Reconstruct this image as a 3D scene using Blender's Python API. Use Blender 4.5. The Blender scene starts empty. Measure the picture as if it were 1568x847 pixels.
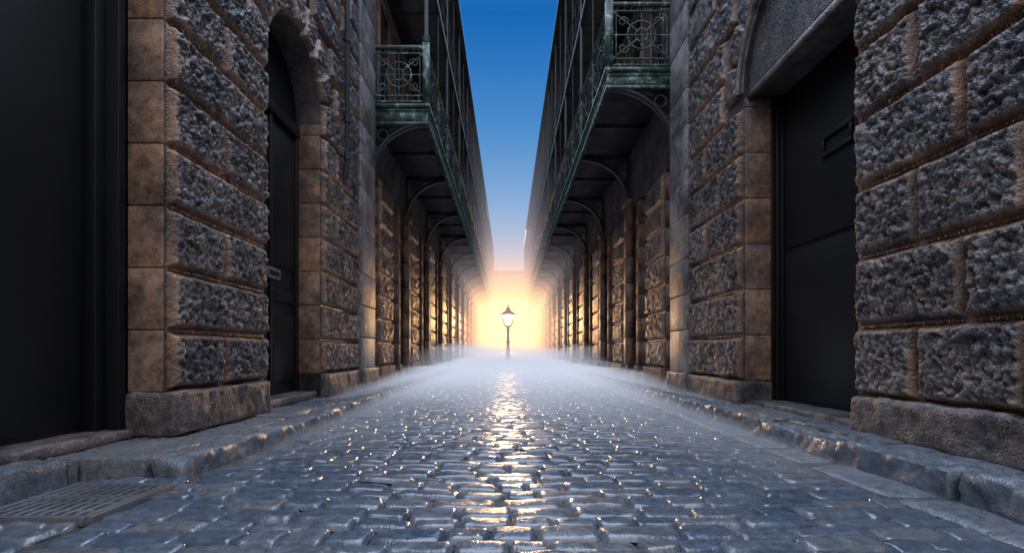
import bpy, math, random
import numpy as np
from mathutils import Vector
random.seed(7); RS=np.random.RandomState(11)
scene=bpy.context.scene
scene.view_settings.view_transform='Standard'
try: scene.view_settings.look='None'
except Exception: pass
scene.view_settings.exposure=0
H=0.68
# ------------------------------------------------------------------ noise
def _h(ix,iy,iz,s):
    n=(ix.astype(np.int64)*374761393+iy.astype(np.int64)*668265263+iz.astype(np.int64)*2147483647+s*144665)&0xffffffff
    n=((n^(n>>13))*1274126177)&0xffffffff
    n=((n^(n>>16))*2246822519)&0xffffffff
    return ((n^(n>>15))&0xffff)/65535.0
def vn(P,sc,s=0):
    Q=P*sc; I=np.floor(Q); F=Q-I; F=F*F*(3-2*F); I=I.astype(np.int64)
    r=0
    for dx in (0,1):
        for dy in (0,1):
            for dz in (0,1):
                w=(F[:,0] if dx else 1-F[:,0])*(F[:,1] if dy else 1-F[:,1])*(F[:,2] if dz else 1-F[:,2])
                r=r+w*_h(I[:,0]+dx,I[:,1]+dy,I[:,2]+dz,s)
    return r
def fbm(P,sc,o=3,s=0):
    r=0;a=.5;t=0
    for i in range(o):
        r=r+a*vn(P,sc,s+i*17); t+=a; a*=.5; sc*=2.1
    return r/t
def facets(P,sc,s=0):
    """chiselled planes: each jittered cell has its own height and tilt"""
    Q=P[:,:2]*sc; I=np.floor(Q).astype(np.int64); best=np.full(len(Q),9e9); out=np.zeros(len(Q)); z=np.zeros(len(Q),np.int64)
    for dx in (-1,0,1):
        for dy in (-1,0,1):
            J0=I[:,0]+dx;J1=I[:,1]+dy
            px=J0+_h(J0,J1,z,s);py=J1+_h(J0,J1,z,s+1)
            ax=Q[:,0]-px;ay=Q[:,1]-py;d=ax*ax+ay*ay
            hh=_h(J0,J1,z,s+2)+(_h(J0,J1,z,s+3)-.5)*1.3*ax+(_h(J0,J1,z,s+4)-.5)*1.3*ay
            m=d<best; best=np.where(m,d,best); out=np.where(m,hh,out)
    return out
def sstep(x,a,b):
    t=np.clip((x-a)/(b-a),0,1); return t*t*(3-2*t)
# ------------------------------------------------------------------ mesh builder
class MB:
    def __init__(s): s.v=[];s.f=[];s.r=[];s.m=[];s.n=0
    def add(s,V,Q,rnd=0.5,mar=0.0):
        V=np.asarray(V,float); Q=np.asarray(Q,int)
        s.v.append(V); s.f.append(Q+s.n); k=len(V); s.n+=k
        s.r.append(np.broadcast_to(np.asarray(rnd,float),(k,)).copy()); s.m.append(np.broadcast_to(np.asarray(mar,float),(k,)).copy())
    def build(s,name,mat,parent=None,smooth=False,bevel=0):
        V=np.concatenate(s.v);F=np.concatenate(s.f)
        me=bpy.data.meshes.new(name)
        me.vertices.add(len(V)); me.vertices.foreach_set('co',V.ravel().astype(np.float32))
        me.loops.add(F.size); me.loops.foreach_set('vertex_index',F.ravel().astype(np.int32))
        me.polygons.add(len(F)); me.polygons.foreach_set('loop_start',(np.arange(len(F))*4).astype(np.int32))
        me.polygons.foreach_set('loop_total',np.full(len(F),4,np.int32))
        me.update(calc_edges=True)
        for nm,arr in (('rnd',s.r),('mar',s.m)):
            a=me.attributes.new(nm,'FLOAT','POINT'); a.data.foreach_set('value',np.concatenate(arr).astype(np.float32))
        if smooth: me.polygons.foreach_set('use_smooth',np.ones(len(F),bool))
        me.materials.append(mat)
        ob=bpy.data.objects.new(name,me); scene.collection.objects.link(ob)
        if parent: ob.parent=parent
        if bevel:
            b=ob.modifiers.new('bevel','BEVEL'); b.width=bevel; b.segments=2; b.limit_method='ANGLE'
        return ob
def gridq(nu,nv,flip=False):
    i=np.arange(nu-1)[:,None]; j=np.arange(nv-1)[None,:]
    a=(i*nv+j).ravel(); b=((i+1)*nv+j).ravel(); c=((i+1)*nv+j+1).ravel(); d=(i*nv+j+1).ravel()
    return np.stack([a,d,c,b] if flip else [a,b,c,d],1)
BQ=np.array([[0,3,2,1],[4,5,6,7],[0,1,5,4],[1,2,6,5],[2,3,7,6],[3,0,4,7]])
def box(mb,x0,x1,y0,y1,z0,z1,rnd=None,mar=0.0):
    x0,x1=min(x0,x1),max(x0,x1)
    V=[(x0,y0,z0),(x1,y0,z0),(x1,y1,z0),(x0,y1,z0),(x0,y0,z1),(x1,y0,z1),(x1,y1,z1),(x0,y1,z1)]
    mb.add(V,BQ,random.random() if rnd is None else rnd,mar)
def rockbox(mb,x0,x1,y0,y1,z0,z1,res=.04,rad=.03,amp=.01,sc=9,seed=0,rnd=None,mar=0.3,faces='xXyYzZ'):
    x0,x1=min(x0,x1),max(x0,x1)
    lo=np.array([x0,y0,z0]);hi=np.array([x1,y1,z1])
    rnd=random.random() if rnd is None else rnd
    for ax in range(3):
        for sd in (0,1):
            a,b=[k for k in range(3) if k!=ax]
            na=max(3,int((hi[a]-lo[a])/res)+2); nb=max(3,int((hi[b]-lo[b])/res)+2)
            A,B=np.meshgrid(np.linspace(lo[a],hi[a],na),np.linspace(lo[b],hi[b],nb),indexing='ij')
            P=np.zeros((na*nb,3)); P[:,a]=A.ravel();P[:,b]=B.ravel();P[:,ax]=hi[ax] if sd else lo[ax]
            C=np.clip(P,lo+rad,hi-rad); D=P-C; L=np.linalg.norm(D,axis=1,keepdims=True)+1e-9; n=D/L
            P2=C+n*rad+n*((fbm(P,sc,3,seed)-.5)*2*amp)[:,None]
            mb.add(P2,gridq(na,nb,flip=(sd==0)^(ax==1)),rnd,mar)
def lines(w,res):
    e=[0,.010,.018,.034,.048,.062]
    if w<.2: e=[0,.01,.02,.035]
    n=max(2,int((w-2*e[-1])/res)+1)
    return np.array(e[:-1]+list(np.linspace(e[-1],w-e[-1],n))+[w-t for t in e[:-1]][::-1])
def rough(mb,fm,w,h,res=.016,proj=.065,amp=.050,seed=0,rnd=None,flip=False,rock=1.0):
    """rock-faced block; fm(U,V,Hh)->(x,y,z)"""
    rnd=random.random() if rnd is None else rnd
    u=lines(w,res);v=lines(h,res)
    U,V=np.meshgrid(u,v,indexing='ij');U=U.ravel();V=V.ravel()
    off=random.random()*50
    P=np.stack([U+off,V+off*1.7,np.full_like(U,off)],1)
    wob=(vn(P,9,seed)-.5)*.026
    d=np.minimum(np.minimum(U,w-U),np.minimum(V,h-V))
    dd=d+wob*sstep(d,.01,.05)
    base=proj*sstep(dd,.008,.052)
    Pw=P+np.stack([fbm(P,12,2,5),fbm(P,12,2,9),0*U],1)*.05
    n0=vn(Pw,6,8)
    f1=facets(Pw,18,3)
    if res<.022: f2=facets(Pw+3.3,40,9); f3=vn(Pw,70,2)
    else: f2=.5; f3=.5
    nn=.24*n0+.44*f1+.28*f2+.12*f3-.54
    m=sstep(dd,.038,.056)
    Hh=base+amp*nn*m*rock
    Hh[d<=0]=0
    X,Y,Z=fm(U,V,Hh)
    mb.add(np.stack([X,Y,Z],1),gridq(len(u),len(v),flip),rnd,1-m*np.clip(.80+f1*.35,0,1))
# ------------------------------------------------------------------ materials
def newmat(name):
    m=bpy.data.materials.new(name); m.use_nodes=True; nt=m.node_tree; b=nt.nodes['Principled BSDF']; return m,nt,b
def nd(nt,t,**k):
    n=nt.nodes.new(t)
    for a,b in k.items(): setattr(n,a,b)
    return n
def noise(nt,sc,det=4,rough=.6,vec=None):
    n=nd(nt,'ShaderNodeTexNoise'); n.inputs['Scale'].default_value=sc;n.inputs['Detail'].default_value=det;n.inputs['Roughness'].default_value=rough
    if vec: nt.links.new(vec,n.inputs['Vector'])
    return n
def ramp(nt,fac,stops):
    r=nd(nt,'ShaderNodeValToRGB'); e=r.color_ramp.elements
    while len(e)<len(stops): e.new(.5)
    for i,(p,c) in enumerate(stops): e[i].position=p; e[i].color=(*c,1)
    nt.links.new(fac,r.inputs[0]); return r
def mixc(nt,fac,a,b,mode='MIX'):
    m=nd(nt,'ShaderNodeMix',data_type='RGBA',blend_type=mode)
    if isinstance(fac,float): m.inputs[0].default_value=fac
    else: nt.links.new(fac,m.inputs[0])
    for s,i in ((a,6),(b,7)):
        if isinstance(s,tuple): m.inputs[i].default_value=(*s,1)
        else: nt.links.new(s,m.inputs[i])
    return m.outputs[2]
def attr(nt,n):
    a=nd(nt,'ShaderNodeAttribute'); a.attribute_name=n; return a.outputs['Fac']
def stone(name,face,edge,alt,rgh=.75,bump=.6,bsc=60,cav=False):
    m,nt,b=newmat(name); gn=nd(nt,'ShaderNodeNewGeometry'); g=gn.outputs['Position']
    n1=noise(nt,2.2,3,.65,g); n2=noise(nt,14,3,.7,g); n3=noise(nt,bsc,1,.7,g)
    mr=attr(nt,'mar'); rr=attr(nt,'rnd')
    col=mixc(nt,mr,face,edge)
    col=mixc(nt,rr,col,mixc(nt,.6,col,alt))
    gr=ramp(nt,n1.outputs['Fac'],[(.35,(.28,.29,.33)),(.62,(1.25,1.15,1.08))])
    col=mixc(nt,.9,col,gr.outputs[0],'MULTIPLY')
    g2=ramp(nt,n2.outputs['Fac'],[(.3,(.34,.36,.40)),(.7,(1.55,1.46,1.36))])
    col=mixc(nt,.85,col,g2.outputs[0],'MULTIPLY')
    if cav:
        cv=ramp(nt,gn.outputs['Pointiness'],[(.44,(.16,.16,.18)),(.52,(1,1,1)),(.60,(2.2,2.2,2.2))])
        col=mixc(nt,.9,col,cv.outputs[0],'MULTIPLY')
    nt.links.new(col,b.inputs['Base Color'])
    rg=nd(nt,'ShaderNodeMapRange'); nt.links.new(n2.outputs['Fac'],rg.inputs[0]); rg.inputs[3].default_value=rgh-.25; rg.inputs[4].default_value=rgh+.15
    nt.links.new(rg.outputs[0],b.inputs['Roughness'])
    bp=nd(nt,'ShaderNodeBump'); bp.inputs['Strength'].default_value=bump; bp.inputs['Distance'].default_value=.014
    ad=nd(nt,'ShaderNodeMath',operation='ADD'); nt.links.new(n2.outputs['Fac'],ad.inputs[0]); nt.links.new(n3.outputs['Fac'],ad.inputs[1])
    nt.links.new(ad.outputs[0],bp.inputs['Height']); nt.links.new(bp.outputs[0],b.inputs['Normal'])
    return m
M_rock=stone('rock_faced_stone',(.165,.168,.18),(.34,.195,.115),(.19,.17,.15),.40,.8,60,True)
M_ashl=stone('smooth_sandstone',(.37,.22,.13),(.37,.22,.13),(.18,.175,.185),.6,.5,90)
M_ash2=stone('grey_sandstone',(.23,.25,.29),(.25,.25,.26),(.30,.26,.22),.5,.5,90)
M_wall=stone('backing_stone',(.08,.075,.075),(.08,.075,.075),(.08,.07,.07),.8,.5,50)
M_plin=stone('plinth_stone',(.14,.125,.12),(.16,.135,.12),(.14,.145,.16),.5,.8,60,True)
M_pier=stone('arcade_sandstone',(.23,.14,.09),(.23,.14,.09),(.12,.11,.115),.6,.6,60)
def wet(name,c1,c2,c3,r0=.12,r1=.5,bump=.35):
    m,nt,b=newmat(name); g=nd(nt,'ShaderNodeNewGeometry').outputs['Position']
    n1=noise(nt,1.6,1,.6,g);n2=noise(nt,22,3,.7,g);n3=noise(nt,110,1,.6,g)
    rr=attr(nt,'rnd'); c=ramp(nt,rr,[(0,c1),(.5,c2),(1,c3)]).outputs[0]
    c=mixc(nt,.8,c,ramp(nt,n2.outputs['Fac'],[(.3,(.5,.5,.5)),(.7,(1.4,1.4,1.4))]).outputs[0],'MULTIPLY')
    nt.links.new(c,b.inputs['Base Color'])
    ad=nd(nt,'ShaderNodeMath',operation='ADD'); nt.links.new(n1.outputs['Fac'],ad.inputs[0]); nt.links.new(n2.outputs['Fac'],ad.inputs[1])
    mr=nd(nt,'ShaderNodeMapRange'); nt.links.new(ad.outputs[0],mr.inputs[0]); mr.inputs[1].default_value=.7;mr.inputs[2].default_value=1.3; mr.inputs[3].default_value=r0;mr.inputs[4].default_value=r1
    nt.links.new(mr.outputs[0],b.inputs['Roughness'])
    bp=nd(nt,'ShaderNodeBump'); bp.inputs['Strength'].default_value=bump; bp.inputs['Distance'].default_value=.006
    a2=nd(nt,'ShaderNodeMath',operation='ADD'); nt.links.new(n2.outputs['Fac'],a2.inputs[0]); nt.links.new(n3.outputs['Fac'],a2.inputs[1])
    nt.links.new(a2.outputs[0],bp.inputs['Height']); nt.links.new(bp.outputs[0],b.inputs['Normal'])
    b.inputs['Specular IOR Level'].default_value=1.0
    return m
M_sett=wet('wet_setts',(.065,.095,.135),(.11,.14,.18),(.15,.155,.17),.08,.30,.35)
M_pave=wet('wet_paving',(.11,.135,.17),(.145,.165,.195),(.175,.165,.16),.18,.45,.9)
M_mort=wet('wet_grit',(.04,.04,.045),(.05,.05,.05),(.06,.055,.05),.25,.6,.6)
def plain(name,c,r=.5,met=0,bump=.2,bsc=40,var=.5):
    m,nt,b=newmat(name); g=nd(nt,'ShaderNodeNewGeometry').outputs['Position']; n=noise(nt,bsc,2,.6,g); n2=noise(nt,3,2,.6,g)
    col=mixc(nt,var,c,ramp(nt,n2.outputs['Fac'],[(.3,tuple(x*.4 for x in c)),(.7,tuple(min(1,x*1.8) for x in c))]).outputs[0])
    nt.links.new(col,b.inputs['Base Color']); b.inputs['Roughness'].default_value=r; b.inputs['Metallic'].default_value=met
    bp=nd(nt,'ShaderNodeBump'); bp.inputs['Strength'].default_value=bump; bp.inputs['Distance'].default_value=.005
    nt.links.new(n.outputs['Fac'],bp.inputs['Height']); nt.links.new(bp.outputs[0],b.inputs['Normal']); return m
M_door=plain('black_door_paint',(.005,.005,.006),.5)
M_iron=plain('dark_iron',(.020,.031,.035),.65,.0)
M_soff=plain('soffit_boards',(.06,.055,.055),.8)
M_slot=plain('worn_metal',(.28,.29,.31),.4,.6)
M_glass=plain('dark_glass',(.02,.025,.03),.15)
M_green,nt,b=newmat('weathered_green_paint'); g=nd(nt,'ShaderNodeNewGeometry').outputs['Position']
n=noise(nt,9,4,.75,g)
c=ramp(nt,n.outputs['Fac'],[(.38,(.06,.035,.025)),(.47,(.035,.07,.06)),(.56,(.055,.13,.11)),(.64,(.30,.42,.38))]).outputs[0]
nt.links.new(c,b.inputs['Base Color']); b.inputs['Roughness'].default_value=.42
bp=nd(nt,'ShaderNodeBump'); bp.inputs['Strength'].default_value=.4;bp.inputs['Distance'].default_value=.006; nt.links.new(n.outputs['Fac'],bp.inputs['Height']); nt.links.new(bp.outputs[0],b.inputs['Normal'])
def emis(name,c,s):
    m=bpy.data.materials.new(name);m.use_nodes=True;nt=m.node_tree;nt.nodes.clear();e=nd(nt,'ShaderNodeEmission');e.inputs[0].default_value=(*c,1);e.inputs[1].default_value=s
    o=nd(nt,'ShaderNodeOutputMaterial');nt.links.new(e.outputs[0],o.inputs[0]);return m
M_lamp=emis('lit_mantle',(1,.72,.38),30)
try: M_lamp.cycles.emission_sampling='NONE'
except Exception: pass
def empty(name):
    e=bpy.data.objects.new(name,None); scene.collection.objects.link(e); return e
# ------------------------------------------------------------------ GROUND, ROAD
mb=MB(); mb.add([(-400,-400,-.09),(400,-400,-.09),(400,400,-.09),(-400,400,-.09)],[[0,1,2,3]],.5); mb.build('ground',M_mort)
KL,KR=-1.75,2.08
road=empty('cobblestone_road')
mb=MB(); mb.add([(-2.35,-3,-.022),(2.4,-3,-.022),(2.4,80,-.022),(-2.35,80,-.022)],[[0,1,2,3]],.5); mb.build('road_bedding',M_mort,road)
def setts(mb,cx,cy,hx,hy,nu,nv,amp=.005):
    n=len(cx); a=np.linspace(-1,1,nu); a=np.sign(a)*np.abs(a)**.55; bq=np.linspace(-1,1,nv); bq=np.sign(bq)*np.abs(bq)**.55
    U,V=np.meshgrid(a,bq,indexing='ij');U=U.ravel();V=V.ravel();k=len(U)
    prof=-.022*(np.abs(U)**14+np.abs(V)**10)-.0045*(V**2)-.001*U**2
    sh=1-.04*(U**2*V**2)
    rot=RS.normal(0,.02,n)
    X=cx[:,None]+hx[:,None]*(U*sh)[None]-rot[:,None]*hy[:,None]*V[None]
    Y=cy[:,None]+hy[:,None]*(V*sh)[None]+rot[:,None]*hx[:,None]*U[None]
    t1=RS.normal(0,.002,n)[:,None];t2=RS.normal(0,.003,n)[:,None];h0=RS.normal(0,.003,n)[:,None]
    P=np.stack([X.ravel(),Y.ravel(),np.zeros(X.size)],1)
    P[:,0]+= (vn(P,14,1)-.5)*.018; P[:,1]+=(vn(P,14,2)-.5)*.018
    Z=(prof[None]+t1*U[None]+t2*V[None]+h0).ravel()+ (fbm(P,15,3,6)-.5)*2*amp*1.5+(vn(P,1.1,9)-.5)*.022
    P[:,2]=Z
    q=gridq(nu,nv); Q=(q[None]+(np.arange(n)*k)[:,None,None]).reshape(-1,4)
    mb.add(P,Q,np.repeat(RS.rand(n),k))
def rows(y0,y1,xl,xr,nu,nv,mb,py=.138):
    cx=[];cy=[];hx=[];hy=[];y=y0
    while y<y1:
        p=py*random.uniform(.78,1.18); x=xl+random.uniform(0,.08)
        while x<xr-.03:
            w=random.uniform(.13,.32)
            if x+w>xr-.10: w=xr-x
            cx.append(x+w/2);cy.append(y+p/2+random.uniform(-.007,.007)+.03*math.sin(x*1.3+y*.2));hx.append(w/2-.0005);hy.append(p/2*random.uniform(.96,1.01));x+=w
        y+=p
    setts(mb,*map(np.array,(cx,cy,hx,hy)),nu,nv)
mb=MB()
rows(.9,7,-1.72,1.80,15,11,mb); rows(7,16,-1.72,1.80,9,7,mb); rows(16,60,-1.72,1.80,5,5,mb); rows(-2.9,.9,-1.72,1.80,7,7,mb)
rows(-2.9,2.7,-2.26,-1.72,11,9,mb)
mb.build('setts',M_sett,road,smooth=True)
mb=MB(); y=-2.9; cx=[];cy=[];hx=[];hy=[]
while y<60:
    l=random.uniform(.45,.8)
    cx.append(1.945);cy.append(y+l/2);hx.append(.128);hy.append(l/2-.005); y+=l
setts(mb,*map(np.array,(cx,cy,hx,hy)),9,17,.006); mb.build('gutter_stones',M_pave,road,smooth=True)
# pavements
pl=empty('pavement'); mb=MB(); y=-2.9
while y<2.72:
    l=random.uniform(.7,1.0); l=min(l,2.74-y) if 2.74-y>.3 else 2.74-y
    rockbox(mb,-3.0,-2.29,y+.004,y+l-.004,-.06,.115+random.uniform(-.008,.008),.03,.02,.016,7,mar=0); y+=l
    if 2.74-y<.05: break
y=2.76
while y<60:
    l=random.uniform(.55,.95); r=.025 if y<9 else .12
    zt=.10+random.uniform(-.014,.010)
    kx=KL+random.uniform(-.025,.02)
    rockbox(mb,kx-.20,kx,y+.004,y+l-.004,-.06,zt,r,.03,.030,9,mar=0)
    y+=l
y=2.76
while y<60:
    l=random.uniform(.7,1.1); r=.03 if y<9 else .15
    rockbox(mb,-3.0,KL-.21,y+.004,y+l-.004,-.06,.105+random.uniform(-.01,.008),r,.018,.016,7,mar=0); y+=l
mb.build('kerb_and_slabs',M_pave,pl,smooth=True)
pr=empty('pavement'); mb=MB(); y=-2.9
while y<60:
    l=random.uniform(.6,1.1); r=.022 if y<9 else .12
    kx=KR+random.uniform(-.03,.025); rockbox(mb,kx,kx+.24,y+.004,y+l-.004,-.06,.12+random.uniform(-.014,.01),r,.03,.040,11,mar=0); y+=l
y=-2.9
while y<60:
    l=random.uniform(.7,1.2); r=.03 if y<9 else .15
    rockbox(mb,KR+.25,3.1,y+.004,y+l-.004,-.06,.112+random.uniform(-.01,.008),r,.018,.016,7,mar=0); y+=l
mb.build('kerb_and_slabs',M_pave,pr,smooth=True)
# drain grate
dg=empty('drain_grate'); mb=MB(); gx0,gx1,gy0,gy1=-2.16,-1.66,2.04,2.58; zt=.022
for a in (gx0,gx1-.03): box(mb,a,a+.03,gy0,gy1,-.02,zt)
for a in (gy0,gy1-.03,(gy0+gy1)/2-.015): box(mb,gx0+.031,gx1-.031,a,a+.03,-.02,zt-.002)
nb=9
for i in range(nb):
    x=gx0+.03+(i+.5)*(gx1-gx0-.06)/nb; box(mb,x-.011,x+.011,gy0+.025,gy1-.025,-.02,zt-.004)
for i in range(4):
    y=gy0+.05+(i+.5)*(gy1-gy0-.10)/4; box(mb,gx0+.025,gx1-.025,y-.010,y+.010,-.02,zt-.006)
mb.build('grate_bars',plain('worn_iron',(.16,.16,.17),.35,.4,.6,60),dg,bevel=.003)
mb=MB(); box(mb,gx0+.005,gx1-.005,gy0+.005,gy1-.005,-.034,.006); mb.build('sump',M_door,dg)
# ------------------------------------------------------------------ WALLS
def fm_rect(side,face,y0,z0):
    return lambda U,V,Hh:(side*(face-Hh),y0+U,z0+V)
def course(mb,side,face,y0,y1,z,h,k,res,nmax=1.0,blocks=None):
    w=y1-y0
    if blocks is None:
        n=max(1,round(w/nmax)); cuts=[0,w]
        if n>1: cuts=[i*w/n for i in range(n+1)] if k%2==0 else [0]+[(i+.5)*w/n for i in range(n)]+[w]
    else: cuts=blocks
    for a,b in zip(cuts[:-1],cuts[1:]):
        rough(mb,fm_rect(side,face,y0+a,z),b-a,h,res if y0+b>1.4 else .06,flip=(side>0))
def stack(mb,side,x_in,x_out,y0,y1,z0,z1,h,jig=.0):
    z=z0
    while z<z1-.02:
        zz=min(z+h*random.choice((.8,1,1.15)),z1); j=random.uniform(-jig,jig)
        box(mb,side*(x_in+j),side*x_out,y0+random.uniform(0,jig),y1,z+.004,zz-.004); z=zz
def archwall(mb,side,face,depth,y0,y1,zs,ztop,n=24):
    cy=(y0+y1)/2; r=(y1-y0)/2
    t=np.linspace(math.pi,0,n+1); Y=cy+r*np.cos(t); Z=zs+r*np.sin(t)
    V=[];x0=side*face;x1=side*depth
    for i in range(n+1): V+= [(x0,Y[i],Z[i]),(x0,Y[i],ztop),(x1,Y[i],Z[i])]
    Q=[]
    for i in range(n):
        a=3*i;b=a+3; Q+=[[a,b,b+1,a+1],[a,a+2,b+2,b]]
    mb.add(V,Q,.5)
def voussoirs(mb,side,face,cy,zs,r0,r1,n,res,rock=1,proj=.065):
    for i in range(n):
        a0=math.pi*i/n; da=math.pi/n; rm=(r0+r1)/2
        def fm(U,V,Hh,a0=a0,rm=rm):
            R=r0+V; A=a0+U/rm; return (side*(face-Hh),cy-R*np.cos(A),zs+R*np.sin(A))
        rough(mb,fm,da*rm,r1-r0,res,proj=proj,flip=(side>0),rock=rock)
# ===== LEFT near building
FL=2.33; bl=empty('stone_warehouse')
core=MB(); rock=MB(); ash=MB(); ash2=MB(); plin=MB(); doors=MB(); det=MB()
TOP=6.9
def pier_core(side,face,y0,y1,z1=TOP,back=4.2): box(core,side*face,side*back,y0,y1,0,z1,.5)
PJ=.42; Z0L=.405
pier_core(-1,FL,-3,1.3); pier_core(-1,FL,3.475,4.876); pier_core(-1,FL,6.344,8.7)
box(core,-FL,-4.2,1.3,3.475,4.0,TOP,.5)
archwall(core,-1,FL,2.62,4.876,6.344,3.48,TOP)
box(core,-2.62,-4.2,4.876,6.344,4.3,TOP,.5)
def reveal(side,face,depth,y,dirn,z0,z1,h,mbx,thk=.02):
    z=z0
    while z<z1-.02:
        zz=min(z+h,z1)
        ya,yb=(y-thk,y+.003) if dirn<0 else (y-.003,y+thk)
        box(mbx,side*(face+.002),side*depth,ya,yb,z+.003,zz-.003,mar=.5); z=zz
reveal(-1,FL,2.57,3.475,-1,.405,4.0,PJ,ash)
reveal(-1,FL,2.62,6.344,-1,.405,3.48,PJ,ash)
reveal(-1,FL,2.62,4.876,1,.405,3.48,PJ,ash)
for k in range(15):
    z=Z0L+PJ*k
    def c(y0,y1,res,bl=None): course(rock,-1,FL,y0,y1,z,PJ,k,res,blocks=bl)
    w=1.40; far=[i*4.365/5 for i in range(6)] if k%2 else [0,.5,1.4,2.3,3.1,3.9,4.365]
    if z<3.45:
        c(3.475,4.876,.0115,[0,.66,w] if k%2==0 else [0,w])
        c(6.344,7.84,.018,[0,.85,1.496] if k%2 else [0,.45,1.496])
    elif z<5.6:
        rr=1.19; hh=max(0,z-3.48); cc=math.sqrt(max(0,rr*rr-hh*hh)); cy=5.61
        if cc>.1:
            a=cy-cc;b=cy+cc
            if a-3.475>.15: c(3.475,a,.018,[0,a-3.475] )
            c(b,7.84,.022,[0,7.84-b])
        else: c(3.475,7.84,.03,far)
    else: c(3.475,7.84,.03,far)
    course(rock,-1,FL,-1.0,1.3,z,PJ,k,.06,1.1)
voussoirs(rock,-1,FL,5.61,3.48,.745,1.18,9,.016)
stack(ash2,-1,FL-.075,FL+.05,7.85,8.70,.405,TOP,.62,.004)
rockbox(plin,-FL-.4,-2.235,3.44,4.83,.10,.405,.018,.03,.022,8,1); rockbox(plin,-FL-.4,-2.235,6.37,7.86,.10,.405,.03,.03,.015,8,1)
rockbox(plin,-FL-.4,-2.19,7.87,8.68,.10,.42,.03,.03,.012,8,1); rockbox(plin,-FL-.4,-2.235,-3,1.33,.10,.405,.06,.03,.014,8,1)
rockbox(plin,-2.75,-2.36,4.86,6.36,.10,.19,.03,.03,.012,8,1)
rockbox(plin,-2.95,-2.50,1.34,3.44,.10,.165,.03,.02,.010,8,1)
box(doors,-2.74,-2.80,1.3,3.46,.165,4.0)
for yy in (3.38,3.30): box(doors,-2.57 if yy>3.35 else -2.66,-2.74,yy,yy+.078,.165,4.0)
box(doors,-2.57,-2.62,3.44,3.473,.165,4.0)
box(doors,-2.734,-2.7395,1.4,2.30,.2,3.9); box(doors,-2.734,-2.7395,2.31,3.27,.2,3.9)
box(doors,-2.62,-2.66,4.88,6.34,.19,4.25)
for yy in (4.885,6.255): box(doors,-2.585,-2.619,yy,yy+.075,.19,3.48)
box(doors,-2.57,-2.618,4.89,6.33,3.30,3.42)
box(doors,-2.59,-2.618,5.58,5.64,.2,3.29)
for a in (4.98,5.68):
    for z0,z1 in ((.35,1.1),(1.25,1.38),(1.65,3.2)):
        box(doors,-2.603,-2.6195,a,a+.55,z0,z1)
box(det,-2.575,-2.602,5.50,5.80,1.48,1.60); box(doors,-2.570,-2.5745,5.54,5.76,1.515,1.565)
def tube(mb,pts,r=.012,n=6,rnd=.5,closed=False):
    P=np.array(pts,float);k=len(P); T=np.zeros_like(P)
    if closed: T=np.roll(P,-1,0)-np.roll(P,1,0)
    else: T[1:-1]=P[2:]-P[:-2];T[0]=P[1]-P[0];T[-1]=P[-1]-P[-2]
    T/=np.linalg.norm(T,axis=1,keepdims=True)+1e-9
    mx=np.abs(T).max(0); ax=int(np.argmin(mx)); up=np.zeros((k,3)); up[:,ax]=1
    A=np.cross(T,up);A/=np.linalg.norm(A,axis=1,keepdims=True)+1e-9;B=np.cross(T,A)
    ang=np.arange(n)*2*math.pi/n+math.pi/n
    rr=np.broadcast_to(np.asarray(r,float),(k,))
    V=(P[:,None]+rr[:,None,None]*(np.cos(ang)[None,:,None]*A[:,None]+np.sin(ang)[None,:,None]*B[:,None])).reshape(-1,3)
    Q=[]
    for i in range(k if closed else k-1):
        j=(i+1)%k
        for q in range(n): Q.append([i*n+q,i*n+(q+1)%n,j*n+(q+1)%n,j*n+q])
    mb.add(V,Q,rnd)
dp=empty('drainpipe'); mb=MB()
tube(mb,[(-2.20,7.0,TOP),(-2.20,7.0,3.15),(-2.235,7.0,3.05)],.032,10)
for z in (3.3,3.8,4.9,6.0): tube(mb,[(-2.20,7.0,z),(-2.20,7.0,z+.10)],.045,10); box(mb,-2.2,-2.33,6.985,7.015,z+.03,z+.07)
mb.build('pipe',M_iron,dp,smooth=False)
box(core,-FL+.0,-4.2,-3,8.7,TOP+.001,TOP+.25,.5)
core.build('wall',M_wall,bl); rock.build('rusticated_blocks',M_rock,bl,smooth=True); ash.build('jamb_stones',M_ashl,bl,bevel=.008)
ash2.build('pilaster',M_ash2,bl,bevel=.012); plin.build('plinth',M_plin,bl,smooth=True); doors.build('doors',M_door,bl,bevel=.004); det.build('letterbox',M_slot,bl,bevel=.003)
# ===== RIGHT near building
FR=2.55; br=empty('stone_warehouse')
core=MB(); rock=MB(); ash=MB(); ash2=MB(); plin=MB(); doors=MB(); det=MB()
PR=.49; Z0R=.366
pier_core(1,FR,-3,3.715); pier_core(1,FR,5.525,7.84)
archwall(core,1,FR,2.60,3.715,5.525,3.45,TOP); box(core,2.60,4.2,3.715,5.525,3.40,TOP,.5)
reveal(1,FR,2.83,5.525,-1,Z0R,3.40,PR,ash); reveal(1,FR,2.83,3.715,1,Z0R,3.40,PR,ash)
tym=MB(); t=np.linspace(0,math.pi,17)
box(tym,2.575,2.60,3.72,5.52,3.385,3.46,.5)
c0=[(2.575,4.62-.9*math.cos(a),3.45) for a in t]; c1=[(2.575,4.62-.9*math.cos(a),3.45+.9*math.sin(a)+.001) for a in t]
V=c0+c1; tym.add(V,[[i,i+1,18+i,17+i] for i in range(16)],.5)
tym.build('tympanum',M_plin,br)
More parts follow.
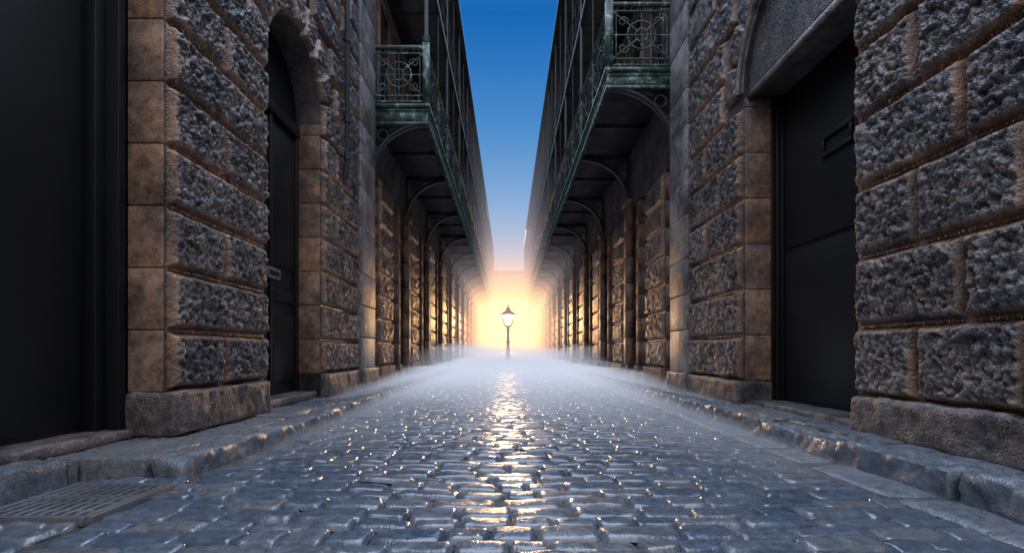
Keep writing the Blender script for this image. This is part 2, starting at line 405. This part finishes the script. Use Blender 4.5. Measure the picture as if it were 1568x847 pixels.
for k in range(13):
    z=Z0R+PR*k
    def c(y0,y1,res,bl=None): course(rock,1,FR,y0,y1,z,PR,k,res,blocks=bl)
    w=1.565
    if z<3.2:
        c(-1.2,3.715,.0115,[0,.9,1.9,2.9,3.66,4.35,4.915] if k%2==0 else [0,.4,1.4,2.4,3.3,4.02,4.915])
        c(5.525,7.09,.016,[0,.55,w] if k%2==0 else [0,.95,w])
    else:
        rr=1.32; hh=max(0,z-3.45); cc=math.sqrt(max(0,rr*rr-hh*hh)); cy=4.62
        if cc>.1:
            c(-1.2,cy-cc,.04,[0,1.2,2.4,3.6,cy-cc+1.2]); c(cy+cc,7.09,.02,[0,7.09-cy-cc])
        else: c(-1.2,7.09,.035,[i*8.29/9 for i in range(10)] if k%2 else [0,.4]+[.4+(i+1)*7.89/9 for i in range(9)])
voussoirs(rock,1,FR,4.62,3.45,.98,1.31,9,.018,rock=.6)
for r,xo,rad in ((.94,2.50,.03),(.90,2.53,.02)):
    tube(ash2,[(xo,4.62-r*math.cos(a),3.45+r*math.sin(a)) for a in np.linspace(0,math.pi,33)],rad,6,.8)
stack(ash2,1,FR-.075,FR+.05,7.10,7.84,Z0R,TOP,.62,.004)
rockbox(plin,2.465,FR+.4,-3,3.68+.03,.10,Z0R,.02,.035,.024,8,1); rockbox(plin,2.465,FR+.4,5.50,7.10,.10,Z0R,.03,.03,.016,8,1)
rockbox(plin,2.42,FR+.4,7.11,7.84,.10,Z0R+.02,.03,.03,.012,8,1); rockbox(plin,2.6,3.2,3.72,5.51,.10,.16,.04,.02,.01,8,1)
box(doors,2.93,3.0,3.72,5.52,.16,3.40)
for x0,x1,ya,yb in ((2.83,2.86,5.49,5.523),(2.86,2.90,5.45,5.52),(2.90,2.93,5.42,5.52)):
    box(doors,x0,x1,ya,yb,.16,3.39)
for z0,z1 in ((.2,1.7),(1.75,3.35)): box(doors,2.915,2.9295,3.8,5.38,z0,z1)
box(doors,2.893,2.9145,4.32,4.74,2.46,2.50);box(doors,2.893,2.9145,4.32,4.74,2.62,2.66);box(doors,2.893,2.9145,4.32,4.36,2.503,2.617);box(doors,2.893,2.9145,4.70,4.74,2.503,2.617)
box(core,FR,4.2,-3,7.84,TOP+.001,TOP+.25,.5)
core.build('wall',M_wall,br); rock.build('rusticated_blocks',M_rock,br,smooth=True); ash.build('jamb_stones',M_ashl,br,bevel=.008)
ash2.build('pilaster',M_ash2,br,bevel=.012); plin.build('plinth',M_plin,br,smooth=True); doors.build('doors',M_door,br,bevel=.004)
# ===== GALLERY BUILDINGS + IRON BALCONIES
def gallery(side,face,ys,xo,zf0,zf1,zrail,zbr,ztop,bay,nb,ch):
    GT=10.5
    bd=empty('gallery_building'); core=MB(); rock=MB(); ash=MB(); doors=MB(); gl=MB()
    ye=ys+bay*nb
    box(core,side*(face+.40),side*4.2,ys+.001,ye,0,GT,.5)
    box(core,side*face,side*(face+.399),ys+.001,ye,3.62,GT,.5)
    for b in range(nb):
        y=ys+b*bay; res=.025 if b<2 else (.06 if b<5 else .16)
        segs=[(.45,1.50,'r'),(1.95,2.15,'a'),(2.75,bay+.0,'a')]
        box(doors,side*(face+.33),side*(face+.399),y+.0,y+.45,.12,3.6)
        box(doors,side*(face+.33),side*(face+.399),y+1.52,y+2.72,.12,2.7)
        for a,c2,t in segs:
            box(core,side*face,side*(face+.398),y+a,y+c2,0,3.619,.5)
            zz=.42;k=0
            while zz<3.55:
                if t=='r': rough(rock,fm_rect(side,face,y+a,zz),c2-a,ch,res,proj=.06,flip=side>0)
                else: box(ash,side*(face-.05),side*(face+.02),y+a+.004,y+c2-.004,zz+.004,zz+ch-.006)
                box(ash,side*(face+.003),side*(face+.38),y+a-.02,y+a+.003,zz+.004,zz+ch-.004)
                zz+=ch
            rockbox(ash,side*(face-.09),side*(face+.39),y+a-.03,y+c2+.02,.10,.415,.05 if b<4 else .2,.02,.008,8,1)
        zz=.42
        while zz<zbr-.1:
            box(ash,side*(face-.12),side*(face+.01),y+bay-.28,y+bay+.02 if b<nb-1 else y+bay,zz,min(zz+.55,zbr-.1)-.006); zz+=.55
        box(ash,side*(face-.16),side*(face+.02),y+bay-.31,y+bay+.03,zbr-.09,zbr+.04)
        for z0,z1 in ((zf1+.25,zf1+2.1),(zf1+2.9,zf1+4.3)):
            for wy in (.55,1.85):
                box(gl,side*(face-.012),side*(face+.01),y+wy,y+wy+.62,z0,z1)
                box(ash,side*(face-.04),side*(face+.01),y+wy-.12,y+wy-.003,z0-.1,z1+.1);box(ash,side*(face-.04),side*(face+.01),y+wy+.623,y+wy+.74,z0-.1,z1+.1)
                box(ash,side*(face-.035),side*(face+.01),y+wy-.0,y+wy+.62,z1+.003,z1+.14)
    core.build('wall',M_wall,bd);rock.build('rusticated_blocks',M_rock,bd,smooth=True);ash.build('pier_stones',M_pier,bd);doors.build('doors',M_door,bd);gl.build('windows',M_glass,bd)
    ib=empty('iron_balcony'); fr=MB(); gr=MB(); sf=MB()
    X=lambda d: side*d
    box(sf,X(xo+.06),X(face-.001),ys+.06,ye,zf0+.10,zf0+.16)
    for i in range(nb*2+1):
        yy=ys+.04+i*bay/2
        box(fr,X(xo+.055),X(face-.02),yy-.03,yy+.03,zf0+.02,zf0+.099)
    box(gr,X(xo),X(xo+.05),ys,ye,zf0,zf1-.06); box(gr,X(xo-.035),X(xo+.06),ys-.035,ye,zf1-.0595,zf1)
    box(gr,X(xo+.0505),X(face-.002),ys,ys+.05,zf0,zf1-.06); box(gr,X(xo+.061),X(face-.002),ys-.035,ys+.06,zf1-.0595,zf1)
    box(gr,X(xo-.02),X(xo-.0005),ys-.02,ye,zf0-.02,zf0+.03); box(gr,X(xo),X(face-.002),ys-.02,ys-.0005,zf0-.02,zf0+.03)
    box(gr,X(xo-.012),X(xo-.0005),ys-.012,ye,zf1-.12,zf1-.085); box(gr,X(xo),X(face-.002),ys-.012,ys-.0005,zf1-.12,zf1-.085)
    def rail(z,r,dark=False):
        m=fr if dark else gr
        tube(m,[(X(xo+.03),ys+.03,z),(X(xo+.03),ye,z)],r,6); tube(m,[(X(xo+.03),ys+.03,z),(X(face),ys+.03,z)],r,6)
    rail(zrail,.038); rail(zrail-.10,.016); rail(zf1+.06,.020); rail(zf1+.16,.014)
    zA=zf1+.16; zB=zrail-.10; zm=(zA+zB)/2
    def panel(p0,p1,detail,m):
        p0=np.array(p0);p1=np.array(p1); L=np.linalg.norm(p1-p0)
        f=lambda s,z:(p0+(p1-p0)*s/L).tolist()+[z]
        R=min((zB-zA)*.30,L*.3); c=L/2
        n=14 if detail else 8
        circ=lambda cs,cz,r,nn=n:[f(cs+r*math.cos(t),cz+r*math.sin(t)) for t in np.linspace(0,2*math.pi,nn,endpoint=False)]
        tube(m,circ(c,zm,R),.013,4,closed=True)
        r=.012
        for sx,sz in ((-1,-1),(1,-1),(-1,1),(1,1)):
            tube(m,[f(c+sx*R*.2,zm+sz*R*.2),f(c+sx*(L/2-.02),zm+sz*((zB-zA)/2))],r,4)
        tube(m,[f(c,zA),f(c,zB)],r*.8,4); tube(m,[f(0.02,zm),f(L-.02,zm)],r*.8,4)
        for s in (.08,L-.08): tube(m,[f(s,zA),f(s,zB)],r,4)
        if detail:
            tube(m,circ(c,zm,R*.45,10),.013,4,closed=True)
            for sx in (-1,1):
                for sz in (-1,1):
                    cx=c+sx*L*.30; cz=zm+sz*(zB-zA)*.27; r0=.09
                    tube(m,[f(cx+sx*-r0*(1-t*.13)*math.cos(t*1.1),cz+sz*r0*(1-t*.13)*math.sin(t*1.1)) for t in np.linspace(0,5.5,12)],.010,4)
            for t in np.linspace(0,2*math.pi,8,endpoint=False):
                tube(m,[f(c+R*.45*math.cos(t),zm+R*.45*math.sin(t)),f(c+R*math.cos(t),zm+R*math.sin(t))],.009,4)
            for i in range(1,9):
                s=L*i/9; tube(m,[f(s,zf1+.06),f(s,zf1+.16)],.007,4); tube(m,[f(s,zB),f(s,zrail)],.007,4)
    panel((X(xo+.06),ys+.03),(X(face-.03),ys+.03),True,gr)
    sub=bay/3
    for i in range(nb*3):
        panel((X(xo+.03),ys+.03+i*sub),(X(xo+.03),ys+.03+(i+1)*sub),i<9,fr)
    for i in range(nb*2+1):
        yy=ys+.03+i*bay/2; big=(i%2==0)
        if i==0: box(gr,X(xo-.025),X(xo+.085),ys-.025,ys+.085,zf1+.001,zrail+.06)
        else: tube(gr,[(X(xo+.03),yy,zf1),(X(xo+.03),yy,zrail+.05)],.048 if big else .03,8)
        zz=[zrail+.05,zrail+.09,zrail+.12,zrail+.17,zrail+.22,ztop]
        if big: tube(fr,[(X(xo+.03),yy,q) for q in zz],[.05,.075,.05,.07,.036,.032],8)
        else: tube(fr,[(X(xo+.03),yy,zrail),(X(xo+.03),yy,ztop)],.018,6)
        for z in (zrail+1.55,ztop-.1): tube(fr,[(X(xo+.03),yy,z),(X(face),yy,z)],.022,5)
    zu=zrail+1.5
    box(fr,X(xo),X(xo+.05),ys-.02,ye,zu,zu+.16); box(sf,X(xo+.051),X(face-.002),ys,ye,zu+.05,zu+.11)
    for z in (zu+.5,zu+1.0): tube(fr,[(X(xo+.03),ys,z),(X(xo+.03),ye,z)],.02,5)
    for i in range(nb*6):
        yy=ys+i*bay/6; tube(fr,[(X(xo+.03),yy,zu+.16),(X(xo+.03),yy,zu+1.0)],.010,4)
    box(fr,X(xo-.08),X(xo+.06),ys-.1,ye,ztop,ztop+.14); box(sf,X(xo+.061),X(face-.002),ys-.1,ye,ztop+.04,ztop+.10)
    for b in range(nb+1):
        yy=ys+.03+b*bay
        if b==nb: yy=ye-.05
        w=face-xo-.05; h=zf0-zbr
        tt=np.linspace(0,math.pi/2,17)
        arc=[(X(face-.03-w*(1-math.cos(t))),zbr+h*math.sin(t)*.97) for t in tt]
        V=[];Q=[]
        for i,(ax_,az_) in enumerate(arc):
            nx=math.cos(tt[i])*side; nz=math.sin(tt[i])
            for dy,dr in ((-.045,0),(.045,0),(.045,.045),(-.045,.045)):
                V.append((ax_+nx*dr,yy+dy,az_+nz*dr))
        for i in range(len(arc)-1):
            for q in range(4): Q.append([i*4+q,i*4+(q+1)%4,i*4+4+(q+1)%4,i*4+4+q])
        fr.add(V,Q,.5)
        tube(fr,[(X(face-.02),yy,zbr-.12),(X(face-.02),yy,zf0)],.035,6)
        tube(fr,[(X(xo+.03),yy,zf0+.01),(X(face),yy,zf0+.01)],.03,5)
        for rr,(ax,az) in ((.09,(w*.18,h*.80)),(.05,(w*.06,h*.50)),(.055,(w*.46,h*.93))):
            tube(fr,[(X(face-.03-ax+rr*math.cos(q)),yy,zbr+az+rr*math.sin(q)) for q in np.linspace(0,2*math.pi,12,endpoint=False)],.014,4,closed=True)
        for q0,q1 in (((.02,.35),(.06,.50)),((.30,.88),(.40,.94)),((.55,.95),(.98,.99))):
            tube(fr,[(X(face-.03-w*q0[0]),yy,zbr+h*q0[1]),(X(face-.03-w*q1[0]),yy,zbr+h*q1[1])],.012,4)
    fr.build('ironwork',M_iron,ib);gr.build('painted_fascia_and_rails',M_green,ib);sf.build('soffit',M_soff,ib)
gallery(-1,FL,8.70,1.365,4.54,4.87,5.85,3.65,9.7,2.9,14,.42)
gallery(1,FR,7.84,1.52,4.71,5.01,6.00,3.76,10.6,2.9,14,.45)
# ===== end of the street: building, its opening made up to let the sun through
eb=empty('end_building'); mb=MB()
for a,b2 in ((-12,-3.4),(3.6,12)): box(mb,a,b2,55,60,0,9.1,.5)
box(mb,-3.4,3.6,55,60,6.6,9.1,.5); mb.build('walls',M_ash2,eb)
mb=MB(); box(mb,-12.2,12.2,54.8,60.2,9.1,9.3); mb.build('cornice',M_ash2,eb)
# ===== STREET LAMP
def street_lamp(x,y,z,ht,energy,col,wd=1.0):
    e=empty('street_lamp'); ir=MB()
    k=ht/3.35
    def rev(mb,prof,n=16):
        P=np.array(prof)*k; ang=np.arange(n)*2*math.pi/n
        V=np.stack([x+P[:,0:1]*wd*np.cos(ang),y+P[:,0:1]*wd*np.sin(ang),z+P[:,1:2]+0*ang],2).reshape(-1,3)
        Q=[[i*n+j,i*n+(j+1)%n,(i+1)*n+(j+1)%n,(i+1)*n+j] for i in range(len(P)-1) for j in range(n)]
        mb.add(V,Q,.5)
    rev(ir,[(0,0),(.18,0),(.18,.12),(.15,.16),(.13,.45),(.14,.5),(.11,.56),(.085,.62),(.075,1.2),(.10,1.23),(.10,1.27),(.07,1.3),(.06,1.95),(.09,1.98),(.09,2.02),(.06,2.06),(.10,2.10),(.11,2.13),(.03,2.14)])
    zb,zt=2.16*k,2.80*k; rb,rt=.20*k*wd,.42*k*wd
    for sx,sy in ((1,1),(1,-1),(-1,-1),(-1,1)):
        tube(ir,[(x+sx*rb*.8,y+sy*rb*.8,z+zb),(x+sx*rt*.8,y+sy*rt*.8,z+zt)],.03*k,5)
        tube(ir,[(x,y,z+2.1*k),(x+sx*rb*.8,y+sy*rb*.8,z+zb)],.025*k,5)
        tube(ir,[(x+sx*rt*.85,y+sy*rt*.85,z+zt),(x+sx*.12*k,y+sy*.12*k,z+zt+.24*k)],.02*k,5)
    for (a,b2,zz) in ((rb*.8,.03,zb),(rt*.85,.045,zt)):
        p=[(x-a,y-a,z+zz),(x+a,y-a,z+zz),(x+a,y+a,z+zz),(x-a,y+a,z+zz)]
        for i in range(4): tube(ir,[p[i],p[(i+1)%4]],b2*k*.8,4)
    a=rt*.88; c=.12*k; z1=z+zt+.01; z2=z+zt+.24*k
    V=[(x-a,y-a,z1),(x+a,y-a,z1),(x+a,y+a,z1),(x-a,y+a,z1),(x-c,y-c,z2),(x+c,y-c,z2),(x+c,y+c,z2),(x-c,y+c,z2)]
    ir.add(V,BQ[1:],.5)
    rev(ir,[(.14,3.03),(.15,3.07),(.10,3.12),(.10,3.18),(.05,3.22),(.025,3.27),(.04,3.30),(.01,3.36),(0,3.37)],10)
    tube(ir,[(x-.30*k,y,z+1.9*k),(x+.30*k,y,z+1.9*k)],.018*k,6)
    ir.build('post_and_lantern_frame',M_iron,e)
    gm=MB()
    P=np.array([(0,2.24),(.08,2.28),(.16,2.45),(.19,2.60),(.12,2.72),(0,2.75)])*k; ang=np.arange(10)*2*math.pi/10
    V=np.stack([x+P[:,0:1]*np.cos(ang),y+P[:,0:1]*np.sin(ang),z+P[:,1:2]+0*ang],2).reshape(-1,3)
    gm.add(V,[[i*10+j,i*10+(j+1)%10,(i+1)*10+(j+1)%10,(i+1)*10+j] for i in range(5) for j in range(10)],.5)
    gm.build('lit_mantle',M_lamp,e)
    L=bpy.data.lights.new('lamp_light','POINT'); L.energy=energy; L.color=col; L.shadow_soft_size=.12
    lo=bpy.data.objects.new('lamp_light',L); lo.location=(x,y,z+2.785*k); scene.collection.objects.link(lo); lo.parent=e
street_lamp(0,27,0,3.12,5000,(1,.52,.20),1.12)
street_lamp(-.1,50,0,5.9,3500,(1,.56,.22))
# ===== MIST: self-glowing volumes - two low banks with drifting tops, and haze emitting a warm glow at the far end
mist=empty('ground_mist')
def volshader(name,build,rate=1):
    m=bpy.data.materials.new(name);m.use_nodes=True;nt=m.node_tree;nt.nodes.clear()
    o=nd(nt,'ShaderNodeOutputMaterial'); ab=nd(nt,'ShaderNodeVolumeAbsorption');ab.inputs['Color'].default_value=(0,0,0,1)
    em=nd(nt,'ShaderNodeEmission'); build(nt,ab.inputs['Density'],em.inputs[0],em.inputs[1])
    ad=nd(nt,'ShaderNodeAddShader');nt.links.new(ab.outputs[0],ad.inputs[0]);nt.links.new(em.outputs[0],ad.inputs[1]);nt.links.new(ad.outputs[0],o.inputs['Volume'])
    try: m.cycles.volume_step_rate=rate
    except Exception: pass
    return m
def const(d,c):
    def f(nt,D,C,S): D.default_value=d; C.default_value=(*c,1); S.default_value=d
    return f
def bankmesh(name,y0,y1,ramp_len,top,und,seed,mat,x0=-2.9,x1=3.1,ws=2.2):
    nx,ny=22,120; xs_=np.linspace(x0,x1,nx); ys_=y0+(y1-y0)*np.linspace(0,1,ny)**1.6
    A,B=np.meshgrid(xs_,ys_,indexing='ij'); A=A.ravel();B=B.ravel()
    P=np.stack([A,B*.55,0*A],1)
    start=(vn(P,.6,seed+3)-.5)*ws
    h=top*sstep(B+start,y0+.6,y0+ramp_len)
    h=h*(1+(fbm(P,.6,3,seed)-.5)*2*und)
    T=np.stack([A,B,-.015+np.maximum(h,.0005)],1); Bt=np.stack([A,B,np.full_like(A,-.02)],1)
    mb=MB(); n=nx*ny; V=np.concatenate([T,Bt]); q=gridq(nx,ny); Q=[q,(q+n)[:,::-1]]
    idx=np.arange(n).reshape(nx,ny); ring=list(idx[:,0])+list(idx[-1,1:])+list(idx[::-1,-1][1:])+list(idx[0,::-1][1:-1])
    Q.append(np.array([[ring[i],ring[i]+n,ring[(i+1)%len(ring)]+n,ring[(i+1)%len(ring)]] for i in range(len(ring))]))
    mb.add(V,np.concatenate(Q),.5); return mb.build(name,mat,mist)
cool=(.64,.70,.86)  # emitted by the banks, in place of light scattered in mist
bankmesh('low_bank',2.2,54,7.8,.33,.5,1,volshader('mist_low',const(.36,cool)))
bankmesh('upper_bank',3.8,53.5,14,.85,.55,5,volshader('mist_upper',const(.09,cool)))
def halo(nt,D,C,S):  # lamp glow put into the haze as warm emission fading outwards
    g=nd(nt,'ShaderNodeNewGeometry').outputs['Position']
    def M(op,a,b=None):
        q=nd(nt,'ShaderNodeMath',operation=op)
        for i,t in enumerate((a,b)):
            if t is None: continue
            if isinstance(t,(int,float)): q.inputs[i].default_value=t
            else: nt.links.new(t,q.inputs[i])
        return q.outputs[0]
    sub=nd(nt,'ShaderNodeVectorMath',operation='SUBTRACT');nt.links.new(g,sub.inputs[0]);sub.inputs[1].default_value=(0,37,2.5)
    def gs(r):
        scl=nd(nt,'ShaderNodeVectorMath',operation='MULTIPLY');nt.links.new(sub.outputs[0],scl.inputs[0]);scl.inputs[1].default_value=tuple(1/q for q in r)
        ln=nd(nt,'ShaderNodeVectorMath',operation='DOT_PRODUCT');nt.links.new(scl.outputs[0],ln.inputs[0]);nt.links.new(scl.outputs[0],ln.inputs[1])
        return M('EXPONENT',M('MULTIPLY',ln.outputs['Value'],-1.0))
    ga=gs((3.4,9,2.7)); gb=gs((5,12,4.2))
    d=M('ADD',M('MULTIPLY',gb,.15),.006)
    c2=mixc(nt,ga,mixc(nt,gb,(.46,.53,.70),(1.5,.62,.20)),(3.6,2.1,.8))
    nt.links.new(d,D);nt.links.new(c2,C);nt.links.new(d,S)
mb=MB(); box(mb,-3.2,3.4,18,54.5,-.035,11,.5); mb.build('emissive_haze',volshader('mist_halo',halo,1.6),mist)
# ===== WORLD
w=bpy.data.worlds.new('World'); scene.world=w; w.use_nodes=True; nt=w.node_tree; nt.nodes.clear()
out=nd(nt,'ShaderNodeOutputWorld');bg=nd(nt,'ShaderNodeBackground')
tc=nd(nt,'ShaderNodeTexCoord').outputs['Generated']; sp=nd(nt,'ShaderNodeSeparateXYZ');nt.links.new(tc,sp.inputs[0])
grad=ramp(nt,sp.outputs[2],[(0,(.60,.62,.70)),(.10,(.42,.54,.78)),(.22,(.20,.42,.72)),(.40,(.045,.24,.59)),(.55,(.003,.13,.46)),(.60,(.02,.17,.5)),(.72,(1,1,1))]).outputs[0]
up=nd(nt,'ShaderNodeMapRange',interpolation_type='SMOOTHSTEP');nt.links.new(sp.outputs[2],up.inputs[0]);up.inputs[1].default_value=.60;up.inputs[2].default_value=.80
grad=mixc(nt,up.outputs[0],grad,(3.1,3.7,4.8))  # unseen sky overhead, brightness added to light the street
bk=nd(nt,'ShaderNodeMapRange',interpolation_type='SMOOTHSTEP');nt.links.new(sp.outputs[1],bk.inputs[0]);bk.inputs[1].default_value=.15;bk.inputs[2].default_value=-.8
grad=mixc(nt,bk.outputs[0],grad,(1.3,1.3,1.4))  # unseen sky behind the camera, added pale fill for the walls
SE=math.radians(4.6)
dt=nd(nt,'ShaderNodeVectorMath',operation='DOT_PRODUCT');nt.links.new(tc,dt.inputs[0]);dt.inputs[1].default_value=(0,math.cos(SE),math.sin(SE))
def pw(p,k,c):
    a=nd(nt,'ShaderNodeMath',operation='MAXIMUM');nt.links.new(dt.outputs['Value'],a.inputs[0]);a.inputs[1].default_value=0
    q=nd(nt,'ShaderNodeMath',operation='POWER');nt.links.new(a.outputs[0],q.inputs[0]);q.inputs[1].default_value=p
    v=nd(nt,'ShaderNodeVectorMath',operation='SCALE');v.inputs[0].default_value=tuple(x*k for x in c);nt.links.new(q.outputs[0],v.inputs['Scale']);return v.outputs[0]
col=mixc(nt,1.0,grad,pw(900,1.2,(1,.62,.25)),'ADD'); col=mixc(nt,1.0,col,pw(150,.35,(1,.66,.35)),'ADD')
sky=nd(nt,'ShaderNodeTexSky');sky.sky_type='NISHITA';sky.sun_disc=False;sky.sun_elevation=SE;sky.sun_rotation=0
sc=nd(nt,'ShaderNodeVectorMath',operation='SCALE');nt.links.new(sky.outputs[0],sc.inputs[0]);sc.inputs['Scale'].default_value=.003
col=mixc(nt,1.0,col,sc.outputs[0],'ADD')
nt.links.new(col,bg.inputs[0]);bg.inputs[1].default_value=1.0;nt.links.new(bg.outputs[0],out.inputs[0])
S=bpy.data.lights.new('sun','SUN');S.energy=8.0;S.angle=math.radians(1.5);S.color=(1,.70,.42)
so=bpy.data.objects.new('sun',S);so.rotation_euler=Vector((0,-math.cos(SE),-math.sin(SE))).to_track_quat('-Z','Y').to_euler();scene.collection.objects.link(so)
# ===== CAMERA
cd=bpy.data.cameras.new('camera');cam=bpy.data.objects.new('camera',cd);scene.collection.objects.link(cam)
cam.location=(0,0,H);cam.rotation_euler=(math.pi/2,0,0);cd.lens=18;cd.sensor_width=36;cd.shift_x=6/1568;cd.shift_y=(538-423.5)/1568;cd.clip_start=.05;cd.clip_end=2000
scene.camera=cam
